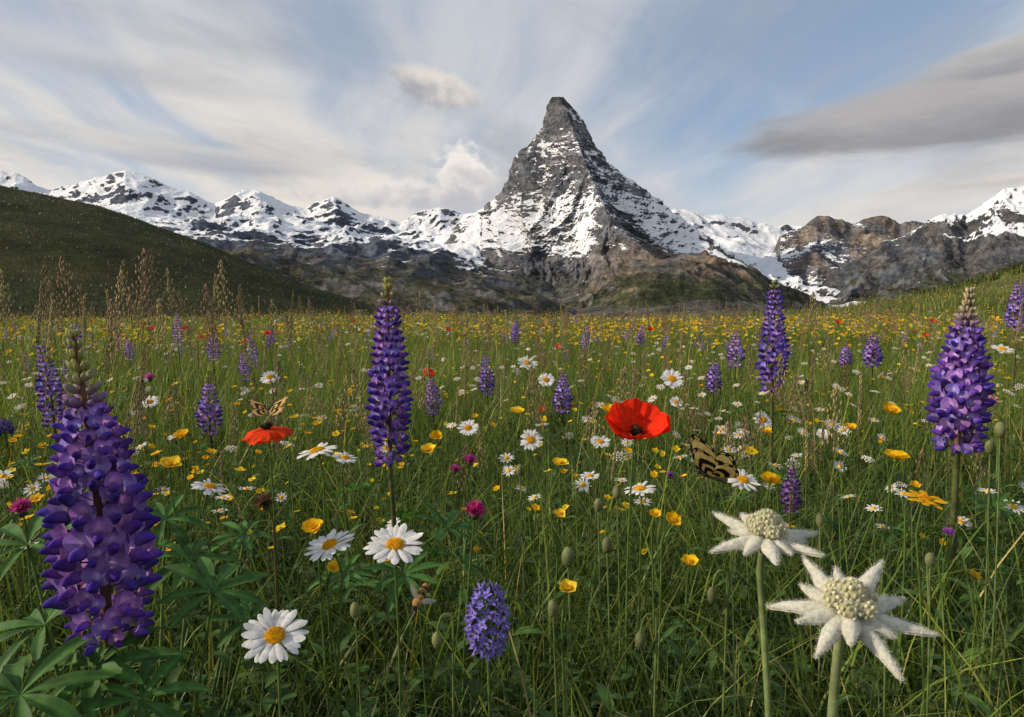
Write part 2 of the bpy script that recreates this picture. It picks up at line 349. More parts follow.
# =================================================== PLANTS
SG=(.095,.16,.035)
CLEAR=[]
def clear(p,r):CLEAR.append((np.asarray(p,float),r))
def stem(p0,p1,r0,r1,bow=(0,0,0),n=12,sides=7,col=SG):
    mid=(np.asarray(p0)*.45+np.asarray(p1)*.55)+np.asarray(bow)
    return tube(bez(np.asarray(p0),mid,np.asarray(p1),n),np.linspace(r0,r1,n),sides,col)
def daisy(R=.026,n=22,hi=True,white=(.82,.82,.80),disc=(.85,.50,.02),dr=.34,pw=.30,droop=.0,seed=0):
    r=np.random.default_rng(seed);ps=[]
    rd=R*dr
    for k in range(n):
        a=2*pi*(k+r.uniform(-.25,.25))/n;L=(R-rd*.7)*r.uniform(.84,1.06)
        b=blade(L,R*pw*r.uniform(.75,1.1),petalp,8 if hi else 3,3 if hi else 2,bend=r.uniform(-.7,.0)-droop,start=r.uniform(.05,.35),cup=-.12 if hi else 0,
            col=lambda u,v:lerpc(np.array(white)*.9,white,u),m=1)
        ps.append(b.x(Rz(a),(math.cos(a)*rd*.7,math.sin(a)*rd*.7,r.uniform(-.0006,.0006)+.0004*(k%2))))
    if hi:
        ps.append(ell((0,0,0),(rd,rd,rd*.42),8,16,np.array(disc)*.8,1))
        N=110;i=np.arange(N);rr=np.sqrt((i+.5)/N);th=i*2.39996
        T=np.stack([rr*np.cos(th)*rd*.97,rr*np.sin(th)*rd*.97,rd*.42*np.sqrt(1-rr**2*.9)],-1)
        cm=lerpc((1,1,1),(1.05,.72,.6),sstep(.25,.0,rr)+0*rr)*r.uniform(.75,1.15,(N,1))
        ps.append(rep(ell((0,0,0),(rd*.085,rd*.085,rd*.12),4,5,disc,1),T,cm=cm))
        ps.append(ell((0,0,-rd*.3),(rd*.85,rd*.85,rd*.4),6,12,(.07,.12,.03),0))
    else:ps.append(ell((0,0,0),(rd,rd,rd*.5),4,7,disc,1))
    return merge(ps)
def poppy(R=.048,depth=.026,hi=True,seed=0,col=(.85,.035,.008),flat=1.):
    r=np.random.default_rng(seed);ps=[];nu,nv=(16,25) if hi else (4,5)
    for k in range(4):
        a0=k*pi/2+r.uniform(-.1,.1)+(.2 if k%2 else 0);inner=k%2
        u=np.linspace(.06,1,nu);v=np.linspace(-1,1,nv);U,V=np.meshgrid(u,v,indexing='ij')
        sp=1.15*np.clip(.6+U*.6,0,1);an=a0+V*sp
        ed=1-.07*np.abs(V)**3+.03*np.sin(V*7+k*2)+.018*np.sin(V*17+k)
        rad=R*U*ed*(.95 if inner else 1.02)
        ruf=R*(.07*np.sin(V*8+k*3+U*3)*U**3+.03*np.sin(V*21+k)*U**2)
        Z=depth*(U**1.9)*flat*(1.10 if inner else .95)+ruf+(.0016 if inner else 0)*np.ones_like(U)
        X=rad*np.cos(an)*(1-.12*U*U);Y=rad*np.sin(an)*(1-.12*U*U)
        c=lerpc(col,(.03,.008,.012),sstep(.20,.12,U+.04*np.cos(V*3)))*(.90+.10*np.sin(V*46)[...,None])
        ps.append(grid(np.stack([X,Y,Z],-1),c,1))
    ps.append(ell((0,0,R*.10),(R*.11,R*.11,R*.13),7,12,(.10,.12,.04),1))
    ps.append(ell((0,0,R*.22),(R*.12,R*.12,R*.02),4,12,(.05,.05,.02),1))
    if hi:
        N=80;a=r.uniform(0,2*pi,N);q=r.uniform(.12,.24,N)*R;h=r.uniform(.10,.2,N)*R
        for i in range(N):
            p=np.array([math.cos(a[i])*q[i],math.sin(a[i])*q[i],h[i]])
            ps.append(tube([p*[.3,.3,0],p*[.75,.75,.6],p],.0002,3,(.04,.01,.02),1));ps.append(ell(p,(.0007,.0007,.001),4,5,(.025,.018,.02),1))
    return merge(ps)
def buttercup(R=.012,n=5,col=(.85,.55,.01),hi=True,seed=0):
    r=np.random.default_rng(seed);ps=[]
    for k in range(n):
        a=2*pi*k/n+r.uniform(-.12,.12)
        ps.append(blade(R*r.uniform(.85,1.1),R*1.05,lambda t:np.sqrt(np.clip(1-(2*t**.8-1)**2,0,1)),6 if hi else 3,4 if hi else 2,start=r.uniform(.1,.35),bend=.8*r.uniform(.3,1.2),cup=.1,col=lambda u,v:lerpc(np.array(col)*[1,.8,1],col,u)*(.93+.07*np.sin(v*9))[...,None],m=1,ruf=R*.04).x(Rz(a)))
    ps.append(ell((0,0,R*.12),(R*.22,R*.22,R*.16),5,8,(.55,.36,.02),1))
    if hi:
        i=np.arange(26);q=R*.32*np.sqrt((i+.5)/26);T=np.stack([q*np.cos(i*2.4),q*np.sin(i*2.4),R*.3+0*q],-1);ps.append(rep(ell((0,0,0),(R*.04,R*.04,R*.07),4,5,(.8,.5,.02),1),T))
        ps.append(ell((0,0,-R*.1),(R*.2,R*.2,R*.15),5,8,(.10,.14,.04),0))
    return merge(ps)
def tuft(R=.012,n=70,col=(.50,.04,.25),hi=True,seed=0):
    r=np.random.default_rng(seed);i=np.arange(n);z=1-1.25*(i+.5)/n;th=i*2.39996;q=np.sqrt(1-z*z)
    N=np.stack([q*np.cos(th),q*np.sin(th),z+.35],-1)
    b=blade(R,R*.22,lance,4 if hi else 2,2,start=0,bend=.2,col=lambda u,v:lerpc(np.array(col)*.6,np.array(col)*1.3,u),m=1).x(Ry(-pi/2))
    return merge([rep(b,np.zeros((n,3)),frames(N,r.uniform(0,6,n)),r.uniform(.8,1.1,n)),ell((0,0,-R*.25),(R*.4,R*.4,R*.45),5,8,(.08,.1,.04),0)])
# --- lupine
def lup_flower(hi=True):
    ps=[];a,b=(10,10) if hi else (4,5)
    w=ell((0,0,0),(1,1,1),a,b,None,1);V=w.V.copy();x=V[:,2].copy();y=V[:,0].copy();z=V[:,1].copy()
    t=(x+1)/2;ww=.24*(1.0-.35*t);X=.08+t*.90;Z=z*.29*(1-.45*t)-.10+.30*t-.16*t**3;w.V=np.stack([X,y*ww,Z],-1)
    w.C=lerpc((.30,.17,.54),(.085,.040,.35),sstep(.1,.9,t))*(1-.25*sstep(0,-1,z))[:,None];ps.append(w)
    nb=(9,9) if hi else (3,3)
    bb=blade(.72,.95,lambda t:np.sin(pi*np.clip(t*.86+.10,0,1))**.55,nb[0],nb[1],start=1.20,bend=.75,fold=-.50,
       col=lambda u,v:lerpc((.44,.30,.62),(.22,.12,.48),u)+.34*(np.exp(-(v/.25)**2)*np.exp(-((u-.4)/.25)**2))[...,None]*np.array([1,.85,.85]),m=1)
    ps.append(bb.x(None,(.10,0,.06)))
    ps.append(ell((.02,0,0),(.14,.10,.11),4,5,(.17,.13,.14),1))
    ps.append(tube([(-.8,0,-.18),(-.3,0,-.03),(0,0,0)],.03,4,(.17,.12,.11),0))
    return merge(ps)
LF_HI,LF_LO=lup_flower(True),lup_flower(False)
LB=ell((.35,0,0),(.45,.17,.19),7,7,(1,1,1),1)
def lupine_spike(L,W,wh,per,bt=.82,hi=True,seed=0,tint=(1,1,1),budc=(.20,.22,.10),lean=None,fs=.52,tap=.62):
    r=np.random.default_rng(seed);T=[];Rm=[];S=[];cm=[];T2=[];R2=[];S2=[];c2=[]
    cur=lambda t:np.array([0 if lean is None else lean[0]*t*t,0 if lean is None else lean[1]*t*t,L*t])
    for i in range(wh):
        t=i/(wh-1);t=t**.96
        w=W/2*(1-tap*sstep(.28,1.0,t))*(.74+.26*sstep(0,.25,t))
        n=per
        for k in range(n):
            if r.random()<(.28 if t<.12 else .05):continue
            a=2*pi*(k+(i%2)*.5+r.uniform(-.25,.25))/n
            pit=-.12+.75*t**1.5+r.uniform(-.28,.28)
            if t>bt:pit=.45+.95*(t-bt)/(1-bt)
            p=cur(min(1,t+r.uniform(-.007,.007)))+np.array([math.cos(a),math.sin(a),0])*w*(.53 if t<bt else .22)
            R=Rz(a)@Ry(-pit)@Rx(r.uniform(-.35,.35))
            if t<bt:
                T.append(p);Rm.append(R);S.append(w*fs*r.uniform(.75,1.12))
                j=r.uniform(.65,1.3);cm.append(np.array(tint)*j*np.array([1+.25*r.uniform(-1,1),1,1]))
            else:
                q=(t-bt)/(1-bt);T2.append(p);R2.append(R);S2.append(max(w*.85*(1-.35*q),.0042)*r.uniform(.85,1.1))
                c2.append(lerpc(np.array((.24,.14,.36))*np.array(tint),np.array(budc),min(1,.15+q*1.7))*r.uniform(.75,1.2))
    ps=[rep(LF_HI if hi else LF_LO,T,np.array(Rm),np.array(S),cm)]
    if T2:ps.append(rep(LB,T2,np.array(R2),np.array(S2),c2))
    pts=[cur(t) for t in np.linspace(-.02,1.0,9)]
    ps.append(tube(pts,np.linspace(W*.050,W*.022,9),7,(.17,.09,.06),0))
    return merge(ps)
def palmate(L=.07,n=9,seed=0,cone=.35,col=(.05,.125,.025)):
    r=np.random.default_rng(seed);ps=[]
    for k in range(n):
        a=(k-(n-1)/2)*2*pi*.93/n+r.uniform(-.09,.09);l=L*(1-.22*abs(k-(n-1)/2)/(n/2))*r.uniform(.85,1.1)
        c=np.array(col)*r.uniform(.8,1.25)
        ps.append(blade(l,l*.22,lambda t:np.sin(pi*np.clip(t,0,1)**1.25)**.75,12,5,start=cone+r.uniform(-.15,.25),bend=-.8*r.uniform(.4,1.5),fold=.42,
           col=lambda u,v,c=c:lerpc(c,c*1.6,np.exp(-(v/.12)**2)),m=0).x(Rz(a)))
    return merge(ps)
def place_lupine(px,ytop,ybot,d,wpx,seed,wh=20,per=7,bt=.82,hi=True,tint=(1,1,1),budc=(.30,.32,.12),leanpx=0,leaves=6,leafL=.06,name='lupine',fs=.52,tap=.62):
    b=at(px,ybot,d);t=at(px,ytop,d);L=t[2]-b[2];W=wpx/FP*d
    base=np.array([b[0]+.02,b[1]+.03,0]);base[2]=gz(base[0],base[1])
    sp=lupine_spike(L,W,wh,per,bt,hi,seed,tint,budc,lean=(leanpx/FP*d,0),fs=fs,tap=tap).x(None,b)
    r=np.random.default_rng(seed+99)
    ps=[sp,stem(base,b,.0045*W/.07+.001,.0035*W/.07,n=8,col=(.10,.11,.04))]
    for k in range(leaves):
        a=k*2.4+r.uniform(-.3,.3);h=r.uniform(.45,.97);p0=base+(b-base)*h*.8;ln=r.uniform(.06,.13)
        p1=p0+np.array([math.cos(a)*ln,math.sin(a)*ln,r.uniform(.02,.08)]);p1[2]=min(p1[2],b[2]-.02)
        ps.append(stem(p0,p1,.0016,.001,(0,0,.01),6,5));ps.append(palmate(leafL*r.uniform(.8,1.15),9,seed+k).x(frame((math.cos(a)*.4,math.sin(a)*.4,1),a),p1))
    add_object(name,merge(ps),MATS,tuple(base))
    for f in np.linspace(-.05,1,6):clear(b+(t-b)*f,W*.5)
place_lupine(108,336,634,.70,112,1,wh=27,per=8,bt=.77,tint=(.98,.85,.95),budc=(.40,.42,.16),leanpx=-22,leaves=0,fs=.50,tap=.68)
place_lupine(390,282,462,1.10,48,2,wh=25,per=8,bt=.86,tint=(.80,.76,.92),budc=(.42,.42,.12),leaves=8,leafL=.065,tap=.50)
place_lupine(772,283,390,1.8,32,3,wh=21,per=7,bt=.92,tint=(.75,.75,.92),leaves=5,tap=.5)
place_lupine(957,292,448,1.25,60,4,wh=24,per=8,bt=.78,tint=(.9,.86,.98),budc=(.50,.42,.28),leaves=7,leanpx=6,tap=.6)
place_lupine(54,338,425,2.1,28,5,wh=19,per=6,bt=.9,leaves=3,leanpx=-14)
place_lupine(1016,278,330,3.2,22,6,wh=17,per=6,bt=.9,leaves=2)
for i,(x,a,b,w,d) in enumerate([(210,378,434,26,2.6),(213,328,360,14,4.6),(487,350,394,17,3.3),(562,370,412,20,3.2),(735,328,366,18,3.9),(713,360,392,18,3.8),(433,374,414,18,3.4),(790,462,512,22,1.25),(872,332,366,20,4.2),(75,322,352,16,4.6),(130,336,360,10,6),(515,318,342,10,6.3),(845,344,366,14,5),(585,322,350,9,6.5),(5,418,434,18,2.6),(270,324,348,10,6),(178,310,345,10,4.5),(640,322,345,9,6),(245,350,380,12,4)]):
    place_lupine(x,a,b,d,w,20+i,wh=14,per=6,bt=.86,hi=False,tint=(.5,.42,.5) if i==7 else [(.95,.95,1.0),(1.2,1.2,1.1),(.8,.8,.9)][i%3],leaves=2,leafL=.05,leanpx=[0,3,-3,2][i%4],fs=.6)
def leafclump(name,items,base):
    ps=[]
    for i,(px,py,d,L,n,sp) in enumerate(items):
        p=at(px,py,d);ps.append(stem(base,p,.0028,.0018,(0,0,-.03),9,6));ps.append(palmate(L,9 if i%2 else 8,50+i,cone=.2).x(frame(n,sp),p))
    add_object(name,merge(ps),MATS,tuple(base))
bA=at(104,640,.70);bA=np.array([bA[0]+.02,.72,0.])
leafclump('lupine_foliage',[(213,592,.76,.080,(.25,-.35,.9),1.2),(95,668,.68,.085,(-.1,-.4,.9),.4),(28,545,.85,.08,(-.1,-.3,.9),2.5),(45,625,.72,.08,(-.3,-.3,.9),3.3),(165,520,.95,.065,(.1,-.3,.9),.2),
  (20,695,.62,.09,(0,-.3,1),1.6),(140,700,.66,.08,(.2,-.3,1),5.0),(245,535,1.0,.06,(0,-.3,1),4.),(70,515,1.0,.07,(0,-.4,1),0.),(190,560,.9,.08,(.3,-.2,1),2.),(250,620,.85,.06,(.3,-.2,1),3.)],bA)
clear(at(213,590,.76),.05);clear(at(95,668,.68),.04)
add_object('lupine_stalk',stem(bA,at(108,642,.70),.0046,.0042,n=8,col=(.10,.11,.04)),MATS,tuple(bA))
def put_flower(name,part,px,py,d,n,spin=0.,r0=.0016,r1=.0011,wpx=40,off=(.02,.03),leaves=3,seed=0,stemcol=SG,maxr=None):
    r=np.random.default_rng(seed+int(px));p=at(px,py,d);n=np.asarray(n,float);n=n/np.linalg.norm(n)
    base=np.array([p[0]+off[0]*r.uniform(-1,1.5),p[1]+off[1]*r.uniform(.2,1.5),0.]);base[2]=gz(base[0],base[1])
    neck=p-n*.004;mid=neck-n*.035*min(1,p[2]/.4);mid[2]=min(mid[2],neck[2]-.03)
    P=np.concatenate([bez(base,(base*.5+mid*.5)+np.array([r.uniform(-.02,.02),0,.02]),mid,10)[:-1],bez(mid,mid+(neck-mid)*.5+np.array([0,0,.008]),neck,5)])
    ps=[part.x(frame(n,spin),p),tube(P,np.linspace(r0,r1,len(P)),7,stemcol)]
    for k in range(leaves):
        i=2+int(r.uniform(0,6));a=r.uniform(0,2*pi)
        ps.append(blade(r.uniform(.03,.06),.008,lance,7,3,start=.8,bend=-1.1,fold=.2,col=np.array((.06,.12,.03))*r.uniform(.8,1.3)).x(Rz(a),P[i]))
    add_object(name,merge(ps),MATS,tuple(base));clear(p,maxr or wpx/FP*d*.55)
for i,(x,y,w,d,n) in enumerate([(395,545,62,.63,(.05,-.35,.9)),(330,545,54,.72,(-.25,-.25,.9)),(275,636,68,.58,(.12,-.5,.8)),(317,451,44,.95,(-.2,-.12,1)),(345,458,26,1.1,(.2,-.2,1)),
   (531,440,24,1.4,(0,-.95,.5)),(672,379,24,1.7,(0,-.7,.7)),(210,487,38,.95,(.3,.02,1)),(743,480,34,1.05,(.1,-.5,.9)),(640,489,36,1.0,(-.1,-.05,1)),(468,428,22,1.6,(0,-.6,.8)),
   (270,377,20,2.0,(0,-.6,.8)),(527,363,22,2.1,(.2,-.5,.8)),(763,420,20,1.8,(.1,-.8,.5)),(1002,349,22,2.2,(0,-.4,.9)),(600,442,22,1.4,(0,-.4,.9)),(546,380,18,2.3,(0,-.7,.7)),(150,402,18,2.0,(0,-.6,.7)),(676,402,14,2.4,(0,-.7,.6)),(590,476,22,1.3,(0,-.1,1))]):
    put_flower('daisy',daisy(w/FP*d/2,[21,19,23,22][i%4],True,seed=i,droop=.25 if i in(3,7,9) else 0,dr=.30 if i<3 else .34,pw=.26),x,y,d,n,i*.7,wpx=w,leaves=3,seed=i)
put_flower('poppy',poppy(.050,.026,True,1),636,434,.95,(.02,-.46,.88),.3,.0018,.0013,74,(.0,.01),0)
put_flower('poppy',poppy(.036*1.08,.013,True,2,flat=-.8,col=(.85,.06,.008)),267,429,.98,(-.05,-.15,1),.8,.0016,.0012,54,(.0,.01),0)
put_flower('poppy',poppy(.018,.010,True,3),428,375,1.9,(.3,-.6,.7),.1,.0012,.001,18,leaves=0)
for i,(x,y,d) in enumerate([(933,322,6.),(838,323,6.5),(268,334,5.2),(650,330,6.),(540,412,3.2)]):put_flower('poppy',poppy(.03,.016,False,4+i),x,y,d,(0,-.5,.8),i,leaves=0,wpx=10)
def edelweiss(R=.05,seed=0,n=12):
    r=np.random.default_rng(seed);ps=[];w=(.70,.685,.58)
    for k in range(n):
        a=2*pi*(k+r.uniform(-.22,.22))/n;L=R*[1.0,.70,.95,.60,1.02,.78][k%6]*r.uniform(.94,1.06)
        b=blade(L,R*.245*r.uniform(.88,1.12),lambda t:np.clip(.66+.46*np.sin(pi*t**.75),0,1.1)*np.sqrt(np.clip(1-t**2.4,0,1)),22,9,start=r.uniform(.05,.40),bend=-r.uniform(.3,.9),cup=-.34,
            col=lambda u,v:lerpc((.56,.57,.38),w,sstep(0,.55,u))*(.90+.10*np.cos(v*3.1))[...,None],m=2,ruf=.0003)
        b.V[:,2]+=.0006*perlin(b.V*300+k*9);b.V[:,1]+=.0006*perlin(b.V*260+k*5)
        lo=b.x();lo.V=lo.V-np.array([0,0,.0020]);lo.C=lo.C*.9
        q=Rz(a);o=(0,0,(k%2)*.003-.001);ps.append(merge([b,lo]).x(q,o))
        N=2600;idx=r.integers(0,len(b.V),N);P0=b.x(q,o).V[idx]+r.normal(0,.0010,(N,3));D=r.normal(0,1,(N,3));D[:,2]=np.abs(D[:,2])*.5-.1;D/=np.linalg.norm(D,axis=1)[:,None]
        s=np.cross(D,r.normal(0,1,(N,3)));s/=np.linalg.norm(s,axis=1)[:,None]
        hl=r.uniform(.0008,.0022,N)[:,None];V=np.stack([P0-s*.00008,P0+s*.00008,P0+D*hl],1).reshape(-1,3)
        ps.append(Part(V,None,np.arange(3*N).reshape(-1,3),(.76,.75,.66),2))
    heads=[(0,0,.015*R/.055)]+[(math.cos(a)*R*.20,math.sin(a)*R*.20,.008*R/.055) for a in np.arange(6)*pi/3+.3]
    for j,h in enumerate(heads):
        rr=R*(.125 if j else .145)
        ps.append(ell(h,(rr,rr,rr*.9),7,10,(.40,.39,.22),2))
        N=24;i=np.arange(N);z=1-(i+.5)/N*1.25;q=np.sqrt(np.clip(1-z*z,0,1));th=i*2.39996+j
        T=np.stack([q*np.cos(th)*rr,q*np.sin(th)*rr,z*rr*.9],-1)+np.array(h)+r.normal(0,rr*.05,(N,3))
        ps.append(rep(ell((0,0,0),(rr*.2,rr*.2,rr*.28),4,6,(.64,.61,.38),2),T,cm=r.uniform(.6,1.15,(N,1))*np.array([[1,1,1]])))
        N=600;D=r.normal(0,1,(N,3));D[:,2]=np.abs(D[:,2]);D/=np.linalg.norm(D,axis=1)[:,None];s=np.cross(D,r.normal(0,1,(N,3)));s/=np.linalg.norm(s,axis=1)[:,None]
        P0=D*np.array([rr,rr,rr*.9])*1.05+np.array(h);V=np.stack([P0-s*.00007,P0+s*.00007,P0+D*.0026],1).reshape(-1,3)
        ps.append(Part(V,None,np.arange(3*N).reshape(-1,3),(.76,.74,.60),2))
    return merge(ps)
put_flower('edelweiss',edelweiss(.062,1,12),848,608,.52,(.0,-.33,.93),.75,.0042,.0036,150,(.02,.02),0,stemcol=(.24,.29,.13))
put_flower('edelweiss',edelweiss(.055,4,12),765,534,.60,(.02,-.22,1),1.3,.0034,.0030,118,(.04,-.02),0,stemcol=(.20,.26,.10))
put_flower('arnica',daisy(.021,15,True,white=(.85,.47,.01),disc=(.75,.35,.01),pw=.36,seed=31),925,499,.68,(.1,-.15,1),0,wpx=44)
for i,(x,y,w,d,n) in enumerate([(170,466,26,.95,(.1,-.2,.9)),(181,436,18,1.3,(0,-.3,.8)),(313,528,24,.8,(0,-.5,.8)),(567,590,26,.66,(.1,-.2,.9)),(690,563,20,.75,(0,-.3,.9)),(672,521,20,.85,(.2,-.5,.8)),
    (333,568,18,.75,(.3,-.5,.6)),(896,459,30,.95,(.1,-.1,.9)),(891,411,20,1.4,(0,-.5,.8)),(428,451,20,1.2,(0,-.3,.8)),(609,411,18,1.5,(0,-.4,.9)),(770,481,24,1.0,(0,-.3,1)),(560,464,20,1.2,(0,-.2,1)),
    (655,515,14,.9,(0,-.5,.8)),(437,437,16,1.4,(0,-.5,.8)),(517,412,16,1.6,(0,-.4,.9)),(766,432,14,1.6,(0,-.4,.9)),(850,428,14,1.6,(0,-.4,.9)),(560,514,14,1.0,(0,-.6,.8)),(915,486,12,.9,(0,-.5,.8))]):
    put_flower('buttercup',buttercup(w/FP*d/2,[5,6,8][i%3],(.85,.56,.01) if i%3 else (.85,.64,.03),True,i),x,y,d,n,i,wpx=w,leaves=2,seed=i)
for i,(x,y,w,d,c) in enumerate([(475,512,26,.85,(.45,.03,.20)),(470,461,16,1.3,(.5,.04,.3)),(22,509,26,.95,(.40,.05,.22)),(948,533,14,.85,(.35,.10,.45)),(990,401,16,1.8,(.6,.3,.35)),(670,476,10,1.2,(.35,.1,.45)),(455,470,12,1.3,(.5,.05,.3)),(150,378,12,2.2,(.5,.1,.35))]):
    put_flower('red_clover',tuft(w/FP*d/2,75,c,True,i),x,y,d,(.1,-.3,1),i,wpx=w,leaves=4,seed=i)
def bell_cluster(L,W,seed=0,col=(.17,.13,.45)):
    r=np.random.default_rng(seed);st=[]
    for k in range(5):st.append(blade(1,.34,lance,5,3,start=.25,bend=.9,fold=.25,col=lambda u,v:lerpc(np.array(col)*1.8,col,u),m=1).x(Rz(k*2*pi/5)))
    st.append(tube([(0,0,0),(0,0,.55)],.06,4,(.5,.45,.6),1));st.append(ell((0,0,-.1),(.2,.2,.25),4,6,(.08,.10,.05),0));s=merge(st)
    N=52;i=np.arange(N);z=(i+.5)/N;th=i*2.39996;rad=W/2*np.sin(pi*(.12+.8*z))**.7*.66
    T=np.stack([rad*np.cos(th),rad*np.sin(th),z*L*.92],-1);D=np.stack([np.cos(th),np.sin(th),-.1+1.7*z**2],-1)
    return merge([rep(s,T,frames(D,r.uniform(0,6,N)),W*.21*r.uniform(.7,1.15,N),r.uniform(.6,1.3,(N,1))*np.ones((1,3))),tube([(0,0,-.01),(0,0,L*.9)],W*.05,6,SG,0),
       rep(blade(W*.35,W*.1,lance,5,3,start=.5,col=(.07,.13,.03)),T[::3]*.6,np.array([Rz(t) for t in th[::3]]))])
pb=at(488,652,.70);bc=bell_cluster(.075,.054,1).x(None,pb);bs=np.array([pb[0]+.01,pb[1]+.02,0.])
add_object('bellflower',merge([bc,stem(bs,pb,.0022,.0018,n=7)]),MATS,tuple(bs));clear(pb+[0,0,.035],.036);clear(pb+[0,0,.065],.03);clear(pb,.03)
def bud_plant(px,py,d,up=True,s=.008):
    p=at(px,py,d);base=np.array([p[0]+.01,p[1]+.02,0.]);r=np.random.default_rng(int(px))
    if up:P=bez(base,p*[1,1,.5]+[.01,0,0],p,10)
    else:
        top=p+np.array([.015,0,.022]);P=np.concatenate([bez(base,top*[1,1,.6],top,9),bez(top,top+[-.012,0,.012],p+[0,0,.005],6)[1:]])
    ps=[tube(P,np.linspace(.0013,.001,len(P)),6,(.14,.19,.06)),ell(p,(s*.62,s*.62,s),9,10,(.17,.19,.08),0)]
    N=60;D=r.normal(0,1,(N,3));D/=np.linalg.norm(D,axis=1)[:,None];P0=p+D*[s*.6,s*.6,s];sd=np.cross(D,r.normal(0,1,(N,3)))*.0001
    ps.append(Part(np.stack([P0-sd,P0+sd,P0+D*.002],1).reshape(-1,3),None,np.arange(3*N).reshape(-1,3),(.3,.32,.2),0))
    add_object('poppy_bud',merge(ps),MATS,tuple(base));clear(p,s*1.2)
for a in [(568,557,.7,True,.011),(607,545,.75,True,.009),(553,608,.68,True,.009),(437,640,.62,False,.008),(640,640,.62,False,.008),(617,492,.95,True,.010),(1000,430,.8,True,.010),(990,447,.85,True,.009),(820,520,.8,True,.008),(885,600,.7,True,.007),(712,595,.66,False,.008),(355,610,.66,True,.008),(930,560,.7,True,.008),(598,505,.8,True,.008),(520,470,1.,True,.009)]:bud_plant(*a)
put_flower('withered_flower',tuft(.016,60,(.13,.08,.04),True,5),265,503,.85,(0,-.6,.6),0,wpx=24,stemcol=(.14,.11,.05))
# butterflies
def wing(bd,colf,nu=36,nv=70):
    b=np.array(bd,float);s=np.linspace(0,len(b)-1,nv);bx=np.stack([np.interp(s,np.arange(len(b)),b[:,i]) for i in(0,1)],-1)
    k=np.ones(5)/5;sm=np.stack([np.convolve(np.pad(bx[:,i],2,'edge'),k,'valid') for i in(0,1)],-1)
    u=np.linspace(0.02,1,nu)[:,None,None];P=sm[None]*u;Z=.05*np.sin(u[...,0]*3)*(np.linspace(0,1,nv)[None]-.5)
    U,V=np.meshgrid(np.linspace(0,1,nu),np.linspace(0,1,nv),indexing='ij')
    return grid(np.concatenate([P,Z[...,None]],-1),colf(U,V),1)
def butterfly(c1,c2,dih):
    def cf(u,v):
        blk=(u>.86)|(np.abs(u-.60+.06*np.sin(v*5))<.10)|(np.abs(u-.26+.03*np.sin(v*7))<.08)|(v<.07)
        blk=blk&~((np.abs(u-.93)<.03)&(np.abs((v*6)%1-.5)<.25))
        return np.where(blk[...,None],np.array(c2),np.array(c1)*(1-.15*u[...,None]))
    fw=wing([(.15,.55),(.55,.82),(.95,1.0),(1.08,.92),(1.0,.6),(.88,.25),(.72,.05),(.3,.02),(.1,0)],cf)
    hw=wing([(.3,.05),(.72,.02),(.85,-.15),(.82,-.42),(.66,-.62),(.45,-.72),(.3,-.66),(.12,-.4),(.05,-.2)],cf).x(None,(0,0,-.02))
    R=merge([fw,hw]);Lw=R.x();Lw.V=Lw.V*np.array([-1,1,1]);ps=[R.x(Ry(-dih)),Lw.x(Ry(dih))]
    dk=(.04,.03,.02)
    ps+=[ell((0,.18,0),(.085,.16,.09),7,8,dk,2),ell((0,-.2,-.02),(.06,.34,.065),8,8,(.08,.06,.03),2),ell((0,.38,0),(.065,.07,.06),6,8,dk,2)]
    for s in(-1,1):
        ps.append(tube([(s*.03,.42,.02),(s*.14,.62,.08),(s*.26,.82,.1)],.010,4,dk,2));ps.append(ell((s*.26,.82,.1),(.022,.035,.022),4,6,dk,2))
        for k in range(3):ps.append(tube([(0,.25-.1*k,-.05),(s*.12,.27-.12*k,-.12),(s*.16,.25-.16*k,-.24)],.010,4,dk,2))
    return merge(ps)
def put_bfly(c1,c2,dih,px,py,d,size,X,Y):
    p=at(px,py,d);X=np.array(X,float);X/=np.linalg.norm(X);Y=np.array(Y,float);Y-=X*(X@Y);Y/=np.linalg.norm(Y);Z=np.cross(X,Y)
    add_object('butterfly',butterfly(c1,c2,dih).x(np.stack([X,Y,Z],-1),p,size),MATS,tuple(p));clear(p+Z*size*.4,size*1.1)
put_bfly((.90,.66,.20),(.018,.013,.010),1.18,710,476,.93,.045,(.12,1,.35),(-.75,0,.25))
put_bfly((.75,.50,.18),(.04,.025,.015),.30,268,411,.95,.028,(1,.25,.05),(-.2,.9,.35))
def bee(px,py,d,s,n,sp):
    ps=[]
    for k in range(5):
        ps.append(ell((0,-.25-.2*k,0),(.27-.03*abs(k-1.2),.16,.25-.03*abs(k-1.2)),6,10,[(.40,.20,.04),(.04,.025,.015)][k%2],2))
    ps+=[ell((0,.12,0),(.27,.28,.26),7,10,(.36,.20,.06),2),ell((0,.5,0),(.17,.13,.16),6,8,(.03,.02,.015),2)]
    for q in(-1,1):
        ps.append(blade(1.0,.34,lance,6,3,col=(.45,.40,.32),m=1).x(Rz(-.7 if q>0 else pi+.7),(q*.1,.1,.2)))
        for k in range(3):ps.append(tube([(q*.15,.25-.2*k,-.15),(q*.4,.3-.3*k,-.15),(q*.45,.2-.35*k,-.4)],.03,4,(.04,.025,.015),2))
        ps.append(tube([(q*.06,.6,.05),(q*.18,.85,.1)],.02,4,(.03,.02,.01),2))
    p=at(px,py,d);add_object('honey_bee',merge(ps).x(frame(n,sp),p,s),MATS,tuple(p));clear(p,s*1.8)
    q=p-np.array([.0,-.002,s*.35]);bs=np.array([q[0]+.02,q[1]+.03,0]);add_object('grass_stalk',stem(bs,q+[0,0,.02],.0012,.0006,n=8),MATS,tuple(bs))
bee(418,601,.64,.018,(.5,-.5,.7),2.2)
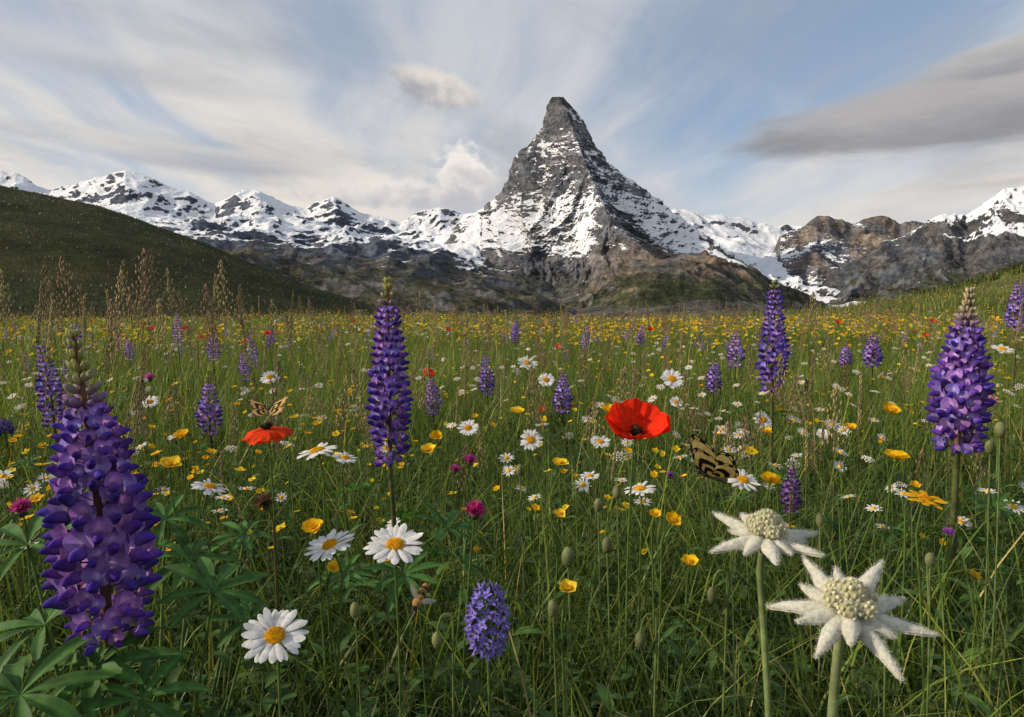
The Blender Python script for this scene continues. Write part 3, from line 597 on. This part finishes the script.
# =================================================== MASSES
def blocked(pts):
    bad=np.zeros(len(pts),bool)
    for h,r in CLEAR:
        v=h-CAM;l=np.linalg.norm(v);v=v/l;w=pts-CAM;t=w@v;ok=(t>0)&(t<l+.03)
        dist=np.linalg.norm(w-t[...,None]*v,axis=-1);bad|=np.any(ok&(dist<r*np.clip(t/l,.4,1)),axis=1)
    return bad
def scatter(n,r0,r1,p,amax=58,seed=0):
    r=np.random.default_rng(seed);e=2-p;rad=(r0**e+r.random(n)*(r1**e-r0**e))**(1/e);a=np.radians(r.uniform(-amax,amax,n))
    return rad*np.sin(a),rad*np.cos(a),r
def grass(n,r0,r1,p,h,w,segs,seed,amax=56,colmul=1.,bend=(.2,1.3),cl=True):
    x,y,r=scatter(n,r0,r1,p,amax,seed);z=gz(x,y)
    pn=fbm(np.stack([x*.9,y*.9,0*x],-1),3)
    H=r.uniform(h[0],h[1],n)*(1+.45*pn);Wd=r.uniform(w[0],w[1],n);A=r.uniform(0,2*pi,n);B=r.uniform(bend[0],bend[1],n)*r.choice([1,1,1.5],n);th0=r.uniform(0,.35,n)
    u=np.linspace(0,1,segs+1);th=th0[:,None]+B[:,None]*u[None]**1.5
    ds=H[:,None]/segs;s=np.concatenate([np.zeros((n,1)),np.cumsum(np.sin(th[:,:-1])*ds,1)],1);zz=np.concatenate([np.zeros((n,1)),np.cumsum(np.cos(th[:,:-1])*ds,1)],1)
    C0=np.stack([x[:,None]+s*np.cos(A)[:,None],y[:,None]+s*np.sin(A)[:,None],z[:,None]+zz-.01],-1)
    if cl:
        k=~blocked(C0[:,1:]);C0=C0[k];A=A[k];Wd=Wd[k];n=len(C0);pn=pn[k]
    wd=Wd[:,None]*(1-u[None]**2.2)*.5;fa=A+r.uniform(.8,2.3,n)
    S=np.stack([np.cos(fa),np.sin(fa),0*fa],-1)[:,None]*wd[...,None]
    V=np.stack([C0-S,C0+S],2)
    tip=V[:,-1,0];body=V[:,:-1].reshape(n,-1,3);V=np.concatenate([body,tip[:,None]],1);nv=2*segs+1
    q=[[2*i,2*i+1,2*i+3,2*i+2] for i in range(segs-1)];off=np.arange(n)*nv
    Q=(np.array(q,int).reshape(-1,4)[None]+off[:,None,None]).reshape(-1,4) if segs>1 else None
    T=(np.array([[2*segs-2,2*segs-1,2*segs]])[None]+off[:,None,None]).reshape(-1,3)
    pal=np.array([(.085,.145,.022),(.055,.105,.018),(.13,.185,.030),(.175,.205,.045),(.085,.14,.045),(.32,.27,.12)])
    ci=r.choice(6,n,p=[.25,.24,.21,.15,.10,.05]);c=pal[ci]*r.uniform(.7,1.35,(n,1))*colmul*(1+.6*pn[:,None])
    return Part(V.reshape(-1,3),Q,T,np.repeat(c,nv,0),0)
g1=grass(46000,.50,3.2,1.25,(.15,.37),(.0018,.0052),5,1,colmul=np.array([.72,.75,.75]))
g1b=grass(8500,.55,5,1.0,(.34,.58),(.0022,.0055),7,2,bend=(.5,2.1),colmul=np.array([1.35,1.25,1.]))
g2=grass(85000,2.8,13,1.5,(.18,.44),(.004,.010),3,3,colmul=np.array([1.1,1.04,.92]))
g2b=grass(8000,2.5,18,1.4,(.45,.72),(.003,.006),5,31,colmul=np.array([1.5,1.3,1.1]))
g3=grass(110000,11,66,1.6,(.20,.52),(.014,.035),2,4,cl=False,colmul=np.array([1.2,1.08,.92]))
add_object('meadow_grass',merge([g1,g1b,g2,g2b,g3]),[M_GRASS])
g4=grass(110000,55,290,1.3,(.2,.5),(.06,.22),1,5,cl=False,amax=48,colmul=np.array([.27,.245,.24]))
add_object('hillside_grass',g4,[M_GRASS])
def herbA(seed):
    r=np.random.default_rng(seed);ps=[tube(bez(np.zeros(3),np.array([.01,0,.15]),np.array([.03,.01,.30]),6),np.linspace(.0016,.0007,6),4,(.10,.15,.04))]
    for k in range(14):
        t=.1+.88*k/14;p=np.array([.03*t*t,.01*t*t,.30*t]);ps.append(blade(.06*(1-.5*t)*r.uniform(.8,1.2),.012,lance,5,3,start=.7,bend=-1.2,fold=.25,col=np.array((.06,.115,.026))*r.uniform(.75,1.3)).x(Rz(k*2.4),p))
    return merge(ps)
def herbB(seed):
    r=np.random.default_rng(seed);ps=[]
    for j in range(5):
        a=j*1.26+r.uniform(-.3,.3);P=bez(np.zeros(3),np.array([.05,0,.14]),np.array([.13,0,.20]),12);sub=[tube(P,np.linspace(.0012,.0005,12),3,(.08,.13,.03))]
        for k in range(3,12):
            for s in(-1,1):sub.append(blade(.030*(1-.5*k/12),.0085,lance,4,2,start=.2,bend=-.5,col=np.array((.05,.105,.028))*r.uniform(.8,1.25)).x(Rz(s*1.1),P[k]))
        ps.append(merge(sub).x(Rz(a)))
    return merge(ps)
def herbC(seed):
    r=np.random.default_rng(seed);ps=[]
    for j in range(7):
        a=r.uniform(0,6.28);q=np.array([math.cos(a)*.04,math.sin(a)*.04,r.uniform(.10,.2)]);ps.append(stem(np.zeros(3),q,.0009,.0007,(0,0,.02),5,3))
        for k in range(3):ps.append(blade(.02,.017,lambda t:np.sin(pi*np.clip(t,.02,.97)**1.2)**.6,5,3,start=.15,fold=.3,col=np.array((.05,.115,.028))*r.uniform(.8,1.25)).x(Rz(a+k*2.09),q))
    return merge(ps)
ps=[]
for i,(f,n,r0,r1,p,hh) in enumerate([(herbA,1500,.62,9,1.2,.30),(herbA,900,.62,6,1.2,.30),(herbB,800,.60,4.5,1.2,.2),(herbC,1000,.60,4,1.2,.2)]):
    x,y,r=scatter(n,r0,r1,p,56,70+i);s=r.uniform(.65,1.25,n);z=gz(x,y)
    pts=np.stack([np.stack([x,y,z+hh*s*k],-1) for k in(.5,.75,1.)],1);k=~blocked(pts)
    x,y,z,s=x[k],y[k],z[k],s[k];N=np.stack([r.normal(0,.15,len(x)),r.normal(0,.15,len(x)),np.ones(len(x))],-1)
    ps.append(rep(f(i),np.stack([x,y,z],-1),frames(N,r.uniform(0,6.28,len(x))),s,r.uniform(.7,1.4,(len(x),1))*np.array([[1,1,1]])))
add_object('meadow_herbs',merge(ps),MATS)
def seedhead(seed,col,dense=False):
    r=np.random.default_rng(seed);ps=[tube(bez(np.zeros(3),np.array([.0,0,.5]),np.array([.07,0,1.]),8),np.linspace(.0016,.0007,8),4,(.18,.18,.07))]
    n=60
    for k in range(n):
        t=k/n;h=.80+.20*t;a=k*2.4;w=.05*(1-t)**.7*r.uniform(.2,1) if not dense else .006*r.uniform(.5,1)
        p=np.array([.07*h*h+math.cos(a)*w,math.sin(a)*w,h+w*.5]);ps.append(ell(p,(.0026,.0026,.007),4,4,np.array(col)*r.uniform(.7,1.3),0))
        if not dense:ps.append(tube([(.07*h*h,0,h-.01),p],.0005,3,(.18,.16,.08)))
    return merge(ps)
SH=[seedhead(1,(.28,.18,.12)),seedhead(2,(.34,.28,.14)),seedhead(3,(.30,.25,.12),True)]
heads=[(120,248,1.7),(62,262,2.1),(20,282,1.9),(150,278,2.2),(228,262,2.3),(255,296,2.),(135,300,1.6),(190,292,2.6),(285,290,3.),(320,300,3.),(175,268,3.),(40,296,2.6),(345,298,3.2),(560,306,3.4),(655,300,4.),(700,300,3.6),(828,292,2.6),(812,296,3.),(540,298,3.6),(440,306,3.2),(90,285,2.6),(210,300,2.),(300,315,2.4),(610,312,3.1),(740,305,3.3),(985,372,1.3),(1010,300,2.4),(885,300,3.2),(100,270,2.),(75,296,1.8),(160,255,2.4),(8,270,2.2),(200,275,2.),(240,285,2.6),(270,300,2.2),(115,290,2.4),(50,280,2.3),(915,340,2.0),(680,330,2.4),(590,350,2.2),(460,340,2.6),(330,340,2.1),(85,258,1.9),(140,262,2.0),(30,300,1.7),(215,285,1.8),(180,300,1.7),(510,310,3.),(480,315,2.8),(635,308,3.2),(775,318,2.4),(860,310,2.8),(940,318,2.6)]
x,y,r=scatter(1400,1.3,18,1.2,52,88)
ii=r.integers(0,3,len(x));pp=[]
hh=r.uniform(.42,.66,len(x))+.24*r.random(len(x))*sstep(2.5,5,y)
for j in range(3):
    X=[];S=[]
    for k,(a,b,d) in enumerate(heads):
        if k%3==j:
            p=at(a,b,d);X.append((p[0],p[1],gz(p[0],p[1])));h=p[2]-X[-1][2];S.append((h*.9,h*.9,h))
    pts=np.stack([np.stack([x,y,hh*k],-1) for k in(.5,.7,.85,1.)],1);k=(ii==j)&~blocked(pts)
    X+=list(np.stack([x,y,gz(x,y)],-1)[k]);S+=[(h,h,h) for h in hh[k]]
    pp.append(rep(SH[j],X,np.array([Rz(a) for a in r.uniform(0,6.28,len(X))]),np.array(S),r.uniform(.7,1.3,(len(X),1))*np.ones((1,3))))
add_object('seeding_grass_stalks',merge(pp),MATS)
STEM=tube([(0,0,0),(.015,0,.5),(0,0,1)],.0011,3,SG)
def mass(name,parts,n,r0,r1,p,hr,sr,seed,tilt=.45,patch=None,amax=54,cj=.2,sharp=.4):
    x,y,r=scatter(n,r0,r1,p,amax,seed)
    if patch is not None:
        pn=perlin(np.stack([x*patch+seed,y*patch*.6,0*x+seed],-1));k=pn>r.uniform(-sharp,sharp*.7,n);x,y=x[k],y[k]
    n=len(x);h=r.uniform(hr[0],hr[1],n);z=gz(x,y);top=np.stack([x,y,z+h],-1)
    k=~blocked(np.stack([top,top-[0,0,.06],top-[0,0,.12]],1));top=top[k];x,y,z,h=x[k],y[k],z[k],h[k];n=len(x)
    N=np.stack([r.normal(0,.3,n),r.normal(-tilt,.35,n),np.ones(n)],-1);s=r.uniform(sr[0],sr[1],n);ix=r.integers(0,len(parts),n);out=[]
    for j,pt in enumerate(parts):
        q=ix==j
        if q.any():out.append(rep(pt,top[q],frames(N[q],r.uniform(0,6.28,q.sum())),s[q],r.uniform(1-cj,1+cj,(q.sum(),1))*np.ones((1,3))))
    nr=y<16;fat=np.ones(nr.sum())
    out.append(rep(STEM,np.stack([x,y,z],-1)[nr],None,np.stack([fat,fat,h[nr]],-1)))
    add_object(name,merge(out),MATS)
D1=daisy(1,13,False,seed=1);D2=daisy(1,12,False,seed=2,droop=.3)
mass('daisy_field',[D1,D2],2000,1.3,16,1.15,(.30,.47),(.014,.024),101,patch=.9,tilt=.25,sharp=.22)
mass('daisy_field',[D2],3000,10,60,1.4,(.34,.54),(.022,.035),102,patch=.25,sharp=.2)
B1=buttercup(1,5,(.85,.66,.02),False);B2=buttercup(1,6,(.85,.52,.01),False,1)
mass('buttercup_field',[B1,B2],4800,1.2,16,1.15,(.28,.50),(.006,.014),103,patch=.7,tilt=.25,sharp=.22)
mass('buttercup_field',[B1,B2],19000,8,66,1.5,(.33,.58),(.018,.034),104,patch=.2,sharp=.2)
K1=tuft(1,16,(.45,.05,.25),False,1);K2=tuft(1,16,(.60,.30,.38),False,2);K3=tuft(1,16,(.25,.12,.5),False,3)
mass('clover_field',[K1,K2,K3],1100,1.2,16,1.1,(.28,.45),(.007,.012),105,patch=.7)
mass('clover_field',[K1,K3],1900,10,60,1.4,(.34,.5),(.015,.03),106)
def yarrow():
    i=np.arange(22);q=np.sqrt((i+.5)/22);T=np.stack([q*np.cos(i*2.4),q*np.sin(i*2.4),-.18*q*q],-1);return rep(ell((0,0,0),(.17,.17,.09),4,5,(.72,.70,.64),1),T)
mass('yarrow_field',[yarrow()],500,1.6,30,1.2,(.34,.5),(.012,.022),107)
LS=lupine_spike(1.,.24,10,5,.86,False,7,(.95,.95,1.0),fs=.62)
mass('lupine_field',[LS],460,4.5,55,1.25,(.30,.48),(.14,.26),108,tilt=.0,cj=.3)
mass('poppy_field',[poppy(1,.5,False,9)],150,5,50,1.3,(.40,.60),(.028,.042),109)
# =================================================== LIGHT / SKY / CAMERA
from mathutils import Vector
sd=np.array([-.87,-.13,.38]);sd/=np.linalg.norm(sd)
su=bpy.data.lights.new('sun','SUN');su.energy=5.;su.angle=math.radians(1.2);su.color=(1,.86,.67)
so=bpy.data.objects.new('sun',su);bpy.context.scene.collection.objects.link(so)
so.rotation_euler=Vector(tuple(sd)).to_track_quat('Z','Y').to_euler()
w=bpy.data.worlds.new('World');bpy.context.scene.world=w;w.use_nodes=True;g=G(w.node_tree)
sky=g.n('ShaderNodeTexSky',sky_type='NISHITA');sky.sun_disc=False;sky.sun_elevation=math.asin(sd[2]);sky.sun_rotation=math.atan2(sd[0],sd[1])%(2*pi);sky.altitude=1800
tc=g.n('ShaderNodeTexCoord').outputs['Generated'];sx=g.n('ShaderNodeSeparateXYZ');g.put(sx.inputs[0],tc);X,Y,Z=sx.outputs
az=g.m('ARCTAN2',X,Y);el=g.m('ARCSINE',Z)
k=g.m('DIVIDE',1.,g.m('ADD',g.m('MAXIMUM',Z,0.),.10));u=g.m('MULTIPLY',X,k);v=g.m('MULTIPLY',Y,k)
w1=g.noise(g.xyz(u,v,0.),.5,2);uu=g.m('ADD',u,g.m('MULTIPLY',w1,.8))
st1=g.noise(g.xyz(g.m('MULTIPLY',uu,1.0),g.m('MULTIPLY',v,.22),2.3),1.0,6,.55,.4)
st2=g.noise(g.xyz(g.m('ADD',g.m('MULTIPLY',uu,2.0),g.m('MULTIPLY',v,.4)),g.m('MULTIPLY',v,.28),7.7),1.0,7,.6,.3)
st3=g.noise(g.xyz(g.m('ADD',g.m('MULTIPLY',uu,.9),g.m('MULTIPLY',v,-.3)),g.m('MULTIPLY',v,.5),11.),1.1,6,.58,.3)
cov=g.m('ADD',g.m('MULTIPLY',st1,.6),g.m('MULTIPLY',st2,.4))
cov=g.m('SUBTRACT',cov,g.m('MULTIPLY',g.ss(az,-.1,.75),.06))
cf=g.ss(cov,.32,.56)
base=g.mix(1.,sky.outputs[0],(1.2,1.22,1.2),'MULTIPLY')
base=g.mix(.40,base,(4.4,5.4,6.9))
warm=g.ss(az,.25,-.7);low=g.ss(el,.46,.10)
cl=g.mix(g.m('MULTIPLY',g.m('ADD',g.m('MULTIPLY',warm,.65),.35),low),(5.8,6.1,6.6),(9.6,8.5,7.1))
cl=g.mix(g.ss(st3,.42,.62,.0,.62),cl,(3.3,3.55,4.0))
c=g.mix(g.m('MULTIPLY',cf,.95),base,cl)
c=g.mix(g.m('MULTIPLY',g.ss(el,.26,.02),.6),c,(8.2,7.6,6.9))
NA=g.noise(g.xyz(g.m('MULTIPLY',az,5.),g.m('MULTIPLY',el,24.),1.3),1.,6,.6,.3)
NB=g.noise(g.xyz(g.m('MULTIPLY',az,25.),g.m('MULTIPLY',el,30.),4.1),1.,6,.58,.2)
def cloud(c,a0,e0,wa,we,tilt,dark,light,nn,namp,soft=.35,op=.9):
    da=g.m('SUBTRACT',az,a0);de=g.m('SUBTRACT',g.m('SUBTRACT',el,e0),g.m('MULTIPLY',da,tilt));ra=g.m('DIVIDE',da,wa);re=g.m('DIVIDE',de,we)
    rr=g.m('SQRT',g.m('ADD',g.m('MULTIPLY',ra,ra),g.m('MULTIPLY',re,re)))
    rr=g.m('ADD',rr,g.m('MULTIPLY',g.m('SUBTRACT',nn,.5),namp))
    mk=g.m('MULTIPLY',g.ss(rr,1.,1.-soft),op)
    sh=g.ss(g.m('ADD',re,g.m('MULTIPLY',g.m('SUBTRACT',nn,.5),3.)),-.8,.9)
    return g.mix(mk,c,g.mix(sh,dark,light))
c=cloud(c,.80,.20,.22,.018,.03,(3.8,3.7,4.0),(5.8,5.5,5.3),NA,.8,.5,.7)
c=cloud(c,.61,.240,.32,.052,.06,(2.8,2.8,3.0),(4.6,4.4,4.4),NA,.6,.30,.94)
c=cloud(c,.68,.290,.18,.026,.05,(3.3,3.3,3.6),(5.4,5.2,5.0),NA,.6,.35,.92)
c=cloud(c,-.105,.305,.080,.029,-.22,(4.0,4.0,4.3),(8.0,7.4,6.7),NB,.8,.45,.92)
c=cloud(c,.66,.155,.13,.010,.05,(5.0,4.6,4.4),(7.4,6.7,6.1),NA,.8,.6,.8)
c=cloud(c,-.17,.165,.14,.028,0.,(5.2,5.2,5.6),(8.8,8.2,7.5),NB,1.6,.6,.88)
c=cloud(c,-.072,.186,.062,.055,0.,(5.4,5.3,5.6),(9.4,8.8,8.0),NB,1.7,.38,.95)
c=cloud(c,-.45,.20,.24,.022,-.05,(4.2,4.3,4.8),(6.8,6.5,6.2),NA,1.0,.6,.7)
c=cloud(c,-.55,.30,.30,.030,-.08,(4.4,4.5,4.9),(6.6,6.4,6.3),NA,1.0,.8,.6)
bg=g.n('ShaderNodeBackground');g.put(bg.inputs[0],c);bg.inputs[1].default_value=.10
o=g.n('ShaderNodeOutputWorld');g.nt.links.new(bg.outputs[0],o.inputs[0])
cd=bpy.data.cameras.new('camera');cd.lens=24;cd.sensor_width=36;cd.clip_end=20000;cd.clip_start=.02
co=bpy.data.objects.new('camera',cd);co.location=(0,0,CAMZ);co.rotation_euler=(pi/2-PITCH,0,0)
bpy.context.scene.collection.objects.link(co);bpy.context.scene.camera=co
sc=bpy.context.scene;sc.view_settings.view_transform='Standard';sc.view_settings.look='None';sc.view_settings.exposure=0
